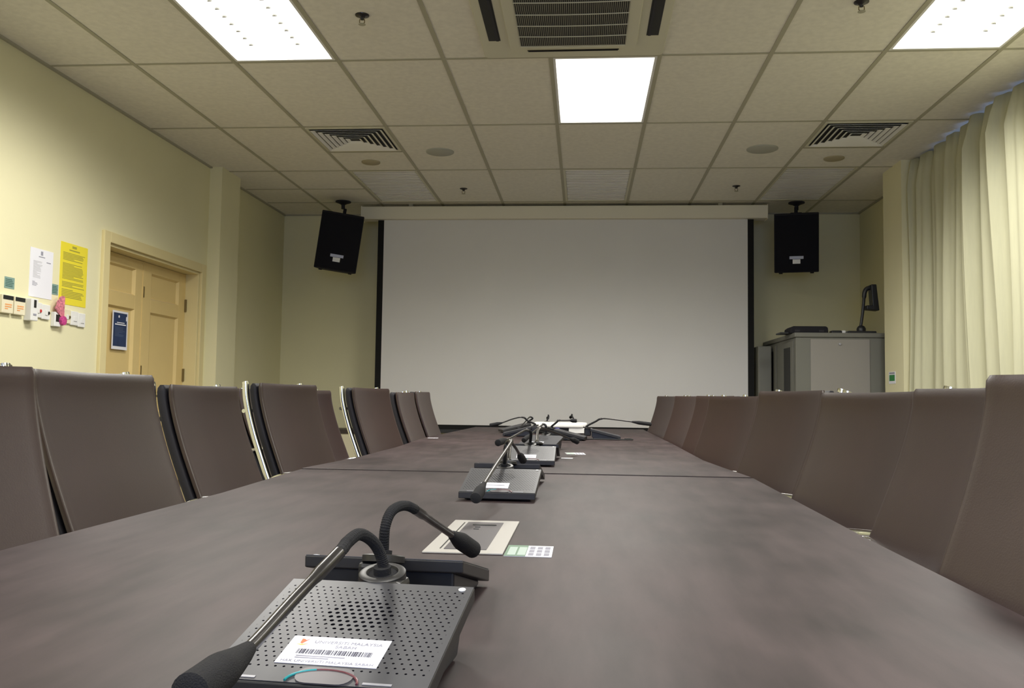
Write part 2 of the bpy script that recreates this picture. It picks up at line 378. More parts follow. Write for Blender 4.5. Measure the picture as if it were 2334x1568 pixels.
# four-way diffusers
def diffuser(x, y, lab):
    t = thing('air_diffuser', lab, 'air vent', (x, y, CEIL), group='square ceiling air diffusers')
    a = 0.288; mb = MB()
    mb.box(-a, a, -a, -a+0.02, -0.006, 0.002).box(-a, a, a-0.02, a, -0.006, 0.002).box(-a, -a+0.02, -a+0.02, a-0.02, -0.006, 0.002).box(a-0.02, a, -a+0.02, a-0.02, -0.006, 0.002)
    mb.build('frame', M_acw, t)
    MB().box(-a+0.02, a-0.02, -a+0.02, a-0.02, -0.002, -0.0005).build('throat', M_dark, t)
    mb = MB()
    for k in range(6):
        o_, i_ = a-0.030-0.040*k, a-0.052-0.040*k
        if i_ < 0.01: i_ = 0.01
        zo, zi = -0.014, -0.003
        v = [(sx*o_, sy_*o_, zo) for sx, sy_ in ((-1, -1), (1, -1), (1, 1), (-1, 1))] + [(sx*i_, sy_*i_, zi) for sx, sy_ in ((-1, -1), (1, -1), (1, 1), (-1, 1))]
        v += [(p[0], p[1], p[2]+0.0015) for p in v]
        f = []
        for j in range(4):
            q = (j+1) % 4
            f += [(j, q, 4+q, 4+j), (8+j, 12+j, 12+q, 8+q), (j, 8+j, 8+q, q), (4+j, 4+q, 12+q, 12+j)]
        mb.add(v, f)
    mb.build('vanes', M_bladel, t)
diffuser(-1.6975, 6.31, 'square slatted air diffuser in the ceiling above the left chairs, near the door')
diffuser(1.9025, 6.31, 'square slatted air diffuser in the ceiling on the curtain side')

def disc(name, x, y, r_, lab, cat, m=None, group=None):
    o = MB().lathe([(r_, 0.0), (r_, -0.006), (r_*0.93, -0.010), (0.001, -0.0105)], n=40).build(name, m or M_tspk, None, smooth=True, loc=(x, y, CEIL)); return tag(o, lab, cat, group)
M_tspk = mat('ceiling_speaker_mesh', (0.42, 0.42, 0.36), 0.7)
M_det = mat('aged_cream_plastic', (0.40, 0.35, 0.22), 0.6)
disc('ceiling_speaker', -1.12, 6.655, 0.108, 'round grey ceiling speaker left of the lit centre light', 'ceiling speaker', group='round ceiling speakers')
disc('ceiling_speaker', 1.32, 6.655, 0.115, 'round grey ceiling speaker beside the right air diffuser', 'ceiling speaker', group='round ceiling speakers')
disc('round_detector', -1.73, 6.935, 0.075, 'small round detector between left air diffuser and left louvred light', 'detector', M_det, 'small round detectors')
disc('round_detector', 1.92, 6.935, 0.078, 'small round detector between right air diffuser and right louvred light', 'detector', M_det, 'small round detectors')
def sprinkler(x, y, lab):
    t = thing('fire_sprinkler', lab, 'sprinkler', (x, y, CEIL), group='ceiling fire sprinklers')
    MB().lathe([(0.035, 0.0), (0.034, -0.004), (0.016, -0.010), (0.009, -0.02), (0.009, -0.024)], n=20).build('escutcheon', M_stem, t, smooth=True)
    mb = MB().tube([(-0.012, 0, -0.022), (-0.013, 0, -0.038), (0, 0, -0.047)], 0.0025, 6).tube([(0.012, 0, -0.022), (0.013, 0, -0.038), (0, 0, -0.047)], 0.0025, 6); mb.build('frame_arms', M_brass, t)
    MB().lathe([(0.003, -0.045), (0.018, -0.047), (0.018, -0.049), (0.001, -0.05)], n=16).build('deflector', M_tee, t)
sprinkler(-1.113, 4.215, 'fire sprinkler head between the left lit light and the air conditioner')
sprinkler(1.293, 4.19, 'fire sprinkler head at the top edge, right of the air conditioner')
sprinkler(-1.10, 7.86, 'small fire sprinkler head right of the left louvred light')
sprinkler(1.325, 7.82, 'small fire sprinkler head left of the right louvred light')

# ------------------------------------------------------------------ door
t = bpy.data.objects.new('door_1', None); COL.objects.link(t); struct(t); t.location = (XL-0.06, 6.22, 0)
def dl(mb_, nm, m, bevel=0.0): return mb_.build(nm, m, t, bevel=bevel)
fx = 0.06
mb = MB(); mb.box(fx, fx+0.022, DY0-6.22-0.075, DY0-6.22, 0, DZ+0.07).box(fx, fx+0.022, DY1-6.22, DY1-6.22+0.075, 0, DZ+0.07).box(fx, fx+0.022, DY0-6.22, DY1-6.22, DZ, DZ+0.07)
mb.box(-0.13, fx, DY0-6.22, DY0-6.22+0.02, 0, DZ).box(-0.13, fx, DY1-6.22-0.02, DY1-6.22, 0, DZ).box(-0.13, fx, DY0-6.22+0.02, DY1-6.22-0.02, DZ-0.02, DZ)
dl(mb, 'door_frame', M_frame, 0.003)
def leaf(y0, y1, hinge_y):
    W = y1-y0; mb = MB(); st = 0.115; T0, T1 = -0.07, -0.045
    zs = [(0, 0.2), (0.75, 0.86), (1.60, 1.70), (1.89, 1.963)]; 
    mb.box(T0, T1, y0, y0+st, 0.005, 1.963).box(T0, T1, y1-st, y1, 0.005, 1.963)
    for a, b in zs: mb.box(T0, T1, y0+st, y1-st, max(a, 0.005), b)
    o = mb.build('door_leaf', M_door, t, bevel=0.002)
    for (a, b) in ((0.2, 0.75), (0.86, 1.60), (1.70, 1.89)):
        mb = MB(); m_ = 0.012
        yy0, yy1 = y0+st, y1-st
        v = [(T1, yy0, a), (T1, yy1, a), (T1, yy1, b), (T1, yy0, b), (T1-0.018, yy0+m_*1.6, a+m_), (T1-0.018, yy1-m_*1.6, a+m_), (T1-0.018, yy1-m_*1.6, b-m_), (T1-0.018, yy0+m_*1.6, b-m_)]
        mb.add(v, [(0, 1, 5, 4), (1, 2, 6, 5), (2, 3, 7, 6), (3, 0, 4, 7), (4, 5, 6, 7)])
        mb.build('door_panel', M_door, o)
    return o
yc = -0.005
leaf(DY0-6.22+0.021, yc-0.002, 0); lf = leaf(yc+0.002, DY1-6.22-0.021, 0)
MB().box(-0.0449, -0.040, yc-0.018, yc+0.006, 0.005, 1.963).build('meeting_bead', M_door, t)
for z in (1.71, 1.15, 0.3):
    MB().box(-0.045, -0.03, DY1-6.22-0.034, DY1-6.22-0.021, z-0.05, z+0.05).build('hinge', M_brass, t)
MB().box(-0.0399, -0.034, yc-0.010, yc-0.002, 1.70, 1.78).build('door_bolt', M_brass, t)
MB().box(-0.0399, -0.034, yc-0.010, yc-0.002, 1.12, 1.20).build('door_bolt', M_brass, t)
MB().tube([(-0.045, yc+0.07, 0.98), (0.0, yc+0.07, 0.98), (0.005, yc+0.17, 0.98)], 0.009, 10).build('door_handle', M_brass, t)

def on_left(x, y, z): return Matrix.Translation((x, y, z)) @ Matrix(((0, 0, 1, 0), (1, 0, 0, 0), (0, 1, 0, 0), (0, 0, 0, 1)))
def wall_thing(name, lab, cat, y, z, x=XL, group=None):
    # local x runs along the wall (towards the screen), local y is up, local z comes out of the wall
    o = bpy.data.objects.new(name, None); COL.objects.link(o); o.matrix_world = on_left(x, y, z); return tag(o, lab, cat, group)
# poster on the door leaf
DX = XL-0.06-0.044
t = wall_thing('poster', 'navy blue poster with white border taped to the left door leaf', 'poster', 5.905, 1.434, DX)
MB().box(-0.103, 0.103, -0.134, 0.134, 0, 0.0015).build('poster_sheet', M_paper, t)
MB().box(-0.088, 0.088, -0.112, 0.12, 0.0015, 0.0022).build('poster_print', M_navy, t)
mb = MB().lathe([(0.009, 0.0022), (0.009, 0.0030), (0.0001, 0.0030)], (-0.02, 0.095, 0), 12)
mb.box(-0.07, 0.075, 0.036, 0.044, 0.0022, 0.003).box(-0.045, 0.055, 0.050, 0.056, 0.0022, 0.003).box(0.075, 0.086, 0.07, 0.10, 0.0022, 0.003); mb.build('poster_heading', M_paper, t)
rows(0.13, 0.07, 8, 0.0008, 0.3, 5).build('poster_text', mat('pale_blue_ink', (0.10, 0.14, 0.24), 0.6), t, loc=(0, -0.01, 0.0022))
# papers on the wall
t = wall_thing('laminated_notice', 'white laminated typed notice on the wall above the switches', 'notice', 4.825, 1.678)
MB().box(-0.108, 0.108, -0.14, 0.14, 0, 0.002).build('sheet', M_paper, t)
mb = MB().box(-0.012, 0.008, 0.105, 0.128, 0.002, 0.0028).box(-0.03, 0.028, 0.093, 0.098, 0.002, 0.0028).box(0.045, 0.085, 0.068, 0.073, 0.002, 0.0028); mb.build('heading', M_ink, t)
rows(0.085, 0.10, 16, 0.0008, 0.4, 3).build('typed_list', mat('faint_ink', (0.55, 0.55, 0.58), 0.7), t, loc=(-0.035, 0.02, 0.002))
rows(0.05, 0.028, 4, 0.0008, 0.4, 4).build('signature_block', M_ink, t, loc=(-0.055, -0.062, 0.002))
t = wall_thing('yellow_notice', 'tall bright yellow notice full of text beside the door frame', 'notice', 5.147, 1.715)
MB().box(-0.143, 0.143, -0.187, 0.187, 0, 0.002).build('sheet', M_yellow, t)
mb = MB().box(-0.025, 0.02, 0.160, 0.174, 0.002, 0.0028).box(-0.055, 0.055, 0.143, 0.150, 0.002, 0.0028); mb.build('heading', M_yink, t)
for (yy, hh, n, s) in ((0.105, 0.05, 6, 1), (0.015, 0.10, 13, 2), (-0.065, 0.035, 4, 3), (-0.120, 0.055, 6, 4)):
    rows(0.235, hh, n, 0.0008, 0.5, s, ragged=0.15).build('text_block', M_yink, t, loc=(0, yy, 0.002))
for (y, z, w_, lab) in ((4.549, 1.589, 0.084, 'small green printed sticker above the air conditioner controllers'), (4.962, 1.604, 0.066, 'small green sticker between the white and yellow notices')):
    t = wall_thing('green_sticker', lab, 'sticker', y, z, group='green stickers above the switches')
    MB().box(-w_/2, w_/2, -0.031, 0.031, 0, 0.0015).build('sticker_sheet', M_green, t)
    rows(w_*0.8, 0.045, 5, 0.0008, 0.45, 6).build('sticker_text', mat('sticker_ink', (0.06, 0.14, 0.12), 0.6), t, loc=(0, 0, 0.0015))
for y, lab in ((4.515, 'cream air conditioner controller with dark display, outermost left'), (4.618, 'cream air conditioner controller with dark display, nearer the switches')):
    t = wall_thing('wall_controller', lab, 'thermostat', y, 1.468, group='cream wall controllers')
    MB().box(-0.047, 0.047, -0.048, 0.052, 0, 0.022).build('housing', M_cream, t, bevel=0.004)
    MB().box(-0.042, 0.042, 0.026, 0.048, 0.0221, 0.0235).build('display', M_dark, t)
    rows(0.06, 0.035, 3, 0.001, 0.5, 3).build('printed_marks', M_orange, t, loc=(0.005, -0.012, 0.022))
t = wall_thing('remote_holder', 'narrow white remote holder box left of the switch plates', 'remote holder', 4.715, 1.459)
MB().box(-0.032, 0.032, -0.062, 0.062, 0, 0.045).build('box', M_white, t, bevel=0.004)
MB().box(-0.010, 0.010, 0.012, 0.055, 0.0451, 0.047).build('window', M_dark, t)
MB().box(-0.014, 0.014, -0.032, -0.022, 0.0451, 0.047).build('button', M_ink, t)
for k, (y, mm, lab) in enumerate(((4.795, M_red, 'white light switch plate with a red dot'), (4.873, M_dark, 'white light switch plate with a dark dot'), (5.083, M_brass, 'cream socket plate beside the pink fan'),
                    (5.163, None, 'blank white switch plate, left of the last one'), (5.240, None, 'white switch plate closest to the door frame'))):
    t = wall_thing('switch_plate', lab, 'switch', y, 1.466 - 0.005*k, group='switch plates on the left wall')
    MB().box(-0.0385, 0.0385, -0.043, 0.043, 0, 0.012).build('plate', M_cream if k == 2 else M_white, t, bevel=0.003)
    MB().box(-0.012, 0.012, -0.018, 0.010, 0.0121, 0.016).build('rocker', M_white, t, bevel=0.001)
    if mm: MB().lathe([(0.009, 0.0121), (0.009, 0.018), (0.0001, 0.0185)], (0.02, -0.004, 0), 14).build('indicator', mm, t)
    else: MB().box(0.012, 0.022, -0.020, -0.016, 0.0121, 0.0135).build('indicator', M_ink, t)
# pink folding fan / cloth hanging on its dark holder
t = wall_thing('pink_fan', 'pink and purple patterned folding fan hanging over a switch', 'fan', 4.985, 1.475)
mb = MB(); P = [(0.0, -0.045)]
for k in range(9): th = R(70 + 85*k/8); P.append((0.105*math.cos(th)*0.75 + 0.01, -0.045 + 0.14*math.sin(th)))
v = []; f = []
for k, p in enumerate(P[1:]): v += [(p[0], p[1], 0.030 + 0.006*(k % 2)), (0.028 + p[0]*0.15, -0.05 + (p[1]+0.045)*0.15, 0.030 + 0.003*(k % 2))]
for k in range(8): f.append((2*k, 2*k+1, 2*k+3, 2*k+2))
v2 = [(a, b, c+0.0015) for a, b, c in v]; n = len(v)
f2 = [tuple(i+n for i in q)[::-1] for q in f]
mb.add(v+v2, f+f2+[(2*k, 2*k+2, n+2*k+2, n+2*k) for k in range(8)]); mb.build('fan_leaf', M_pink, t)
MB().lathe([(0.03, 0.027), (0.027, 0.042), (0.0001, 0.045)], (0.022, -0.052, 0), 12).build('fan_ribs', mat('magenta_cloth', (0.50, 0.05, 0.22), 0.6, var=0.4, vscale=80), t)
t = wall_thing('fan_holder', 'white wall box with dark front under the pink fan', 'wall box', 4.965, 1.425)
MB().box(-0.03, 0.03, -0.04, 0.045, 0, 0.026).build('box', M_white, t, bevel=0.003)
MB().box(-0.018, 0.018, -0.012, 0.03, 0.0261, 0.0268).build('front_panel', M_dark, t)

# green sign on the right pillar (faces the room)
t = thing('pillar_sign', 'small green and white sign on the right pillar', 'sign', (2.444, 7.25, 1.205), rot=(0, 0, 0))
MB().box(-0.002, 0, -0.075, 0.075, -0.05, 0.045).build('sign_plate', M_paper, t)
MB().box(-0.003, -0.002, -0.060, 0.060, -0.028, 0.020).build('green_print', M_grn2, t)
MB().box(-0.003, -0.002, -0.060, 0.060, 0.028, 0.040).build('heading_print', M_ink, t)

# ------------------------------------------------------------------ curtain
def curtain():
    rg = random.Random(11); ys_, folds = [], []
    y = -2.6
    while y < 6.97:
        p = 0.15 + 0.13*rg.random(); folds.append((y, min(p, 6.97-y), 0.030+0.030*rg.random(), 0.25+0.5*rg.random())); y += p
    nz = 26; z0, z1 = 0.03, 2.868; cols = []
    for (y0, p, a, sh) in folds:
        ns = 24
        for s in range(ns):
            cols.append((y0 + p*s/ns, s/ns, a, sh, y0, p))
    cols.append((6.97, 0, 0.02, 0.4, 6.9, 0.1))
    v = []; k = 0
    for (yy, s, a, sh, y0, p) in cols:
        for j in range(nz+1):
            h_ = j/nz; z = z0 + (z1-z0)*h_
            top = max(0.0, (h_-0.93)/0.07)
            ss = s**(0.6+sh)
            wv = (0.5-0.5*math.cos(2*PI*ss))**0.55 + 0.12*math.sin(PI*s)*math.sin(5*PI*s+yy*9)
            sharp = math.exp(-((s-0.0)/0.045)**2) + math.exp(-((s-1.0)/0.045)**2)
            amp = a*(1.0-0.55*top)*(0.9+0.2*math.sin(yy*3+z*1.3))
            pinch = math.exp(-((s-0.5)/0.12)**2)*top*0.02
            x = 2.565 - amp*2.0*wv + 0.10*sharp*(1-0.85*top) - pinch + 0.006*math.sin(yy*17+z*2)
            v.append((x, yy + 0.008*math.sin(z*2.0+yy*5)*(1-top), z + 0.012*math.sin(2*PI*s)*top))
    n = nz+1; f = [(i*n+j, (i+1)*n+j, (i+1)*n+j+1, i*n+j+1) for i in range(len(cols)-1) for j in range(nz)]
    mb = MB(); mb.add(v, f); return mb
cu = curtain().build('curtain', M_curtain, None, smooth=True)
so = cu.modifiers.new('thickness', 'SOLIDIFY'); so.thickness = 0.002
tag(cu, 'long pale cream pleated curtain along the right wall', 'curtain')
struct(MB().box(2.60, 2.625, -2.6, 6.98, 2.872, CEIL).build('trim_3', M_white))

# ------------------------------------------------------------------ projection screen
YS = 8.5
t = thing('projection_screen', 'wide pull-down projection screen with black borders on the far wall', 'projection screen', (-0.21, YS+0.0, 0))
o = MB().box(-1.985, 1.935, -0.05, 0.09, 2.735, 2.862).build('case', M_case, t, bevel=0.008)
MB().box(-1.985, -1.978, -0.052, 0.092, 2.73, 2.866).build('end_cap', M_case, t); MB().box(1.929, 1.936, -0.052, 0.092, 2.73, 2.866).build('end_cap', M_case, t)
def tr(xa, xb, xc, xd, z0, z1, y0, y1):  # slight taper
    return MB().prism([(xa, z0), (xb, z0), (xc, z1), (xd, z1)], y0, y1, Matrix(((1, 0, 0, 0), (0, 0, 1, 0), (0, 1, 0, 0), (0, 0, 0, 1))))
MB().box(-1.825, 1.815, 0.012, 0.016, 0.69, 2.74).build('border', M_black, t)
MB().box(-1.765, 1.757, 0.008, 0.012, 0.735, 2.738).build('projection_surface', M_screen, t)
MB().box(-1.84, 1.83, 0.0, 0.028, 0.655, 0.69).build('weight_bar', M_blackp, t, bevel=0.003)
for s in (-1.5, 1.5): MB().box(s-0.02, s+0.02, 0.0, 0.04, 2.862, CEIL-0.0).build('ceiling_bracket', M_tee, t)

# loudspeakers on ceiling brackets
def loudspeaker(x, y, z, rz, lab, tilt, rol=0):
    t = thing('loudspeaker', lab, 'loudspeaker', (x, y, z), group='black loudspeakers beside the screen', rot=(R(tilt), R(rol), R(rz)))
    W, H, D = 0.20, 0.275, 0.13
    mb = MB(); mb.prism([(-W, -D), (W, -D), (W*0.72, D), (-W*0.72, D)], -H, H); mb.build('cabinet', M_speaker, t, bevel=0.008)
    MB().box(-W+0.008, W-0.008, -D-0.012, -D, -H+0.012, H-0.02).build('grille', M_grille, t, bevel=0.006)
    MB().box(-0.062, 0.062, -D-0.0135, -D-0.0122, -H+0.125, -H+0.152).build('brand_badge', M_badge, t)
    MB().box(-0.034, 0.034, -D-0.0135, -D-0.0122, -H+0.082, -H+0.122).build('white_badge', M_white, t)
    for s in (-1, 1): MB().lathe([(0.016, -H-0.012), (0.018, -H)], (s*0.14, -0.06, 0), 12).build('foot', M_rubber, t)
    top = Vector((x, y, z)) ; 
    b = MB(); b.tube([(0, 0.02, H-0.01), (0, 0.03, H+0.06)], 0.016, 10); b.box(-0.05, 0.05, -0.02, 0.07, H, H+0.01); b.build('bracket', M_speaker, t)
loudspeaker(-2.355, 8.29, 2.47, 14, 'black loudspeaker hanging crooked beside the left edge of the screen', 5, 7.5)
loudspeaker(1.985, 8.45, 2.495, -12, 'black loudspeaker right of the screen above the equipment rack', 9)
for x in (-2.35, 2.0):
    o = MB().lathe([(0.075, 0.0), (0.075, -0.010), (0.04, -0.022), (0.018, -0.035), (0.018, -0.075)], n=24).build('speaker_mount', M_shell, None, smooth=True, loc=(x, 8.36 if x < 0 else 8.49, CEIL))
    tag(o, 'round black ceiling mount above the %s loudspeaker' % ('left' if x < 0 else 'right'), 'mount', 'ceiling mounts of the loudspeakers')

# ------------------------------------------------------------------ equipment rack, right
t = thing('equipment_rack', 'grey steel equipment rack cabinet right of the screen', 'cabinet', (2.13, 8.27, 0))
X0, X1, Y0, Y1 = -0.35, 0.55, -0.66, 0.66
MB().box(X0, X1, Y0, Y1, 0.06, 1.545).build('body', M_rack, t, bevel=0.006)
MB().box(X0-0.012, X1, Y0-0.012, Y1, 1.545, 1.585).build('worktop', M_rack, t, bevel=0.008)
MB().box(X0+0.03, X1-0.03, Y0+0.03, Y1-0.03, 0, 0.06).build('plinth', M_black, t)
MB().box(X0+0.12, X0+0.605, Y0-0.006, Y0-0.0005, 0.15, 1.53).build('front_panel', M_rackl, t, bevel=0.003)
MB().lathe([(0.010, 0), (0.010, 0.01), (0.0001, 0.011)], (X0+0.36, Y0-0.006, 1.49), 12, m=Matrix.Rotation(R(90), 4, 'X')).build('lock', M_badge, t)
for (a, b) in ((-0.59, -0.18), (0.08, 0.52)):
    o = MB().box(X0-0.008, X0-0.0005, a, b, 0.12, 1.52).build('side_door', M_rack, t, bevel=0.003)
    MB().box(X0-0.0095, X0-0.0082, a+0.10, b-0.07, 0.16, 1.47).build('smoked_pane', M_dark, o)
    MB().box(X0-0.02, X0-0.0082, a+0.03, a+0.045, 0.9, 1.0).build('door_handle', M_badge, o)
o = MB().box(1.63, 1.755, 8.45, 8.94, 0, 1.52).build('narrow_cabinet', M_rack, None, bevel=0.01)
tag(o, 'narrow grey cabinet squeezed between the screen and the equipment rack', 'cabinet')
ZT = 1.585
t = thing('control_console', 'black rounded console box on the equipment rack', 'console', (1.915, 7.82, ZT))
mb = MB(); mb.prism([(-0.16, 0.0), (0.16, 0.0), (0.155, 0.05), (0.14, 0.062), (-0.13, 0.062), (-0.155, 0.045)], -0.12, 0.12, Matrix(((1, 0, 0, 0), (0, 0, 1, 0), (0, 1, 0, 0), (0, 0, 0, 1)))); mb.build('housing', M_speaker, t, bevel=0.006)
MB().box(-0.235, -0.162, -0.08, 0.10, 0, 0.012).build('side_tray', M_blackp, t, bevel=0.003)
for s in (-1, 1): MB().box(s*0.1-0.02, s*0.1+0.02, -0.124, -0.1205, 0.012, 0.03).build('front_button', M_shell, t)
t = thing('small_device', 'small black device with a white end on the equipment rack', 'device', (2.17, 7.80, ZT))
MB().box(-0.055, 0.035, -0.04, 0.04, 0, 0.032).build('housing', M_blackp, t, bevel=0.01)
MB().box(0.036, 0.07, -0.03, 0.03, 0, 0.034).build('white_end', M_white, t, bevel=0.008)
t = thing('document_camera', 'black document camera with bent arm and hanging head on the rack', 'document camera', (2.36, 7.80, ZT))
MB().box(-0.125, 0.11, -0.11, 0.11, 0, 0.024).build('base', M_blackp, t, bevel=0.008)
MB().lathe([(0.036, 0.024), (0.038, 0.05), (0.028, 0.07), (0.016, 0.078)], (0.015, 0, 0), 20).build('pivot', M_blackp, t, smooth=True)
MB().tube(smoothpath([(0.012, 0, 0.075), (0.03, 0, 0.20), (0.042, 0, 0.33), (0.05, 0, 0.375), (0.07, 0, 0.40), (0.10, 0, 0.405)], 5), [0.013]*10 + [0.019]*16, 10).build('arm', M_blackp, t, smooth=True)
mb = MB(); mb.prism([(0.088, 0.43), (0.132, 0.43), (0.155, 0.205), (0.050, 0.215), (0.050, 0.25), (0.100, 0.25)], -0.05, 0.05, Matrix(((1, 0, 0, 0), (0, 0, 1, 0), (0, 1, 0, 0), (0, 0, 0, 1)))); mb.build('camera_head', M_blackp, t, bevel=0.006)

# low cupboard behind the left chairs at the far wall
t = thing('low_cupboard', 'low beige cupboard with a brown top under the far wall, left', 'cupboard', (-2.5, 8.76, 0))
MB().box(-0.45, 0.45, -0.2, 0.2, 0.0, 0.63).build('body', M_cream, t)
MB().box(-0.46, 0.46, -0.215, 0.2, 0.63, 0.672).build('top', M_woodd, t, bevel=0.003)
for s in (-1, 1): MB().box(s*0.225-0.215, s*0.225+0.215, -0.212, -0.2005, 0.05, 0.61).build('door', M_cream, t, bevel=0.002)

# ------------------------------------------------------------------ conference table: three sections end to end
def table(poly, lab, lift, loc_y):
    t = thing('conference_table', lab, 'table', (-0.2, loc_y, 0), group='conference table sections set end to end')
    P = [(x+0.2, y-loc_y) for x, y in poly]
    o = MB().prism(P, 0.722, 0.75+lift).build('tabletop', M_table, t, bevel=0.0015)
    o.data.materials.append(M_woodd)
    for p in o.data.polygons:
        if abs(p.normal.z) < 0.5: p.material_index = 1
    ymin = min(p[1] for p in P); ymax = max(p[1] for p in P)
    for y in (ymin+0.35, ymax-0.35): MB().box(-0.24, 0.24, y-0.02, y+0.02, 0.0, 0.7215).build('leg_panel', M_table, t, bevel=0.002)
    MB().box(-0.015, 0.015, ymin+0.37, ymax-0.37, 0.25, 0.7215).build('modesty_panel', M_table, t, bevel=0.002)
table([(-0.91, -0.1), (0.52, -0.1), (0.525, 1.7), (0.555, 2.955), (-0.955, 2.955), (-0.915, 2.2)], 'nearest section of the brown conference table', 0.0, 1.4)
table([(-0.952, 2.961), (0.548, 2.961), (0.52, 3.35), (0.498, 3.75), (0.507, 5.195), (-0.955, 5.195), (-0.91, 4.3), (-0.91, 3.5)], 'middle section of the brown conference table', 0.0035, 4.1)
table([(-0.955, 5.201), (0.503, 5.201), (0.497, 7.45), (-0.90, 7.40)], 'farthest section of the brown conference table, under the projector', 0.005, 6.3)

# cable outlet plates and cards lying on the table
def plate(x, y, lab):
    t = thing('cable_outlet_plate', lab, 'outlet plate', (x, y, 0.7503), group='outlet plates set in the table')
    MB().box(-0.065, 0.065, -0.186, 0.186, 0, 0.003).build('plate', M_plate, t, bevel=0.001)
    MB().box(-0.034, 0.036, -0.160, 0.152, 0.003, 0.0042).build('lid', M_lid, t, bevel=0.0005)
    MB().box(-0.0415, -0.0395, -0.155, 0.150, 0.003, 0.0036).build('hinge_gap', M_dark, t)
    MB().prism(rrect(-0.020, 0.026, 0.105, 0.118, 0.006), 0.0042, 0.0052).build('finger_slot', M_dark, t)
    MB().box(-0.012, -0.002, 0.080, 0.085, 0.0042, 0.005).build('lid_mark', M_dark, t); MB().box(-0.012, -0.002, 0.055, 0.060, 0.0042, 0.005).build('lid_mark', M_dark, t)
plate(-0.191, 1.605, 'silver cable outlet plate in the table behind the nearest microphones')
def card(x, y, w_, d_, lab, rz=0, green=True):
    t = thing('printed_card', lab, 'card', (x, y, 0.7503 if y < 2.9 else 0.7538), rz, group='printed cards on the table')
    MB().box(-w_/2, w_/2, -d_/2, d_/2, 0, 0.0008).build('card_sheet', M_paper, t)
    MB().box(-w_/2, -w_*0.05, -d_/2, d_/2, 0.0008, 0.0012).build('green_print' if green else 'grey_print', mat('card_green', (0.14, 0.24, 0.16) if green else (0.4, 0.4, 0.4), 0.5), t)
    mb = MB()
    for k in range(2): mb.box(-w_*0.44 + k*w_*0.21, -w_*0.27 + k*w_*0.21, -d_*0.42, d_*0.30, 0.0012, 0.0016)
    mb.build('print_boxes', mat('pale_green', (0.42, 0.52, 0.47), 0.5), t)
    mb = MB()
    for k in range(3):
        for q in range(3): mb.box(w_*(0.0 + 0.165*k), w_*(0.11+0.165*k), d_*(-0.42 + 0.29*q), d_*(-0.20 + 0.29*q), 0.0008, 0.0012)
    mb.build('photo_print', M_ink, t)
card(-0.086, 1.462, 0.076, 0.102, 'green and white printed card beside the near outlet plate')
card(-0.035, 4.02, 0.085, 0.13, 'white printed card on the middle table section, right of the microphones', R(5), False)
o = MB().box(-0.024, 0.024, -0.02, 0.02, 0, 0.0008).build('white_sticker', M_paper, None, loc=(-0.066, 3.70, 0.7538)); tag(o, 'tiny white text strip on the table in front of the far card', 'sticker')
o = MB().box(-0.03, 0.03, -0.02, 0.02, 0, 0.0008).build('seam_sticker', M_paper, None, loc=(-0.895, 5.26, 0.7553)); tag(o, 'small white sticker at the left table edge beside the far seam', 'sticker')

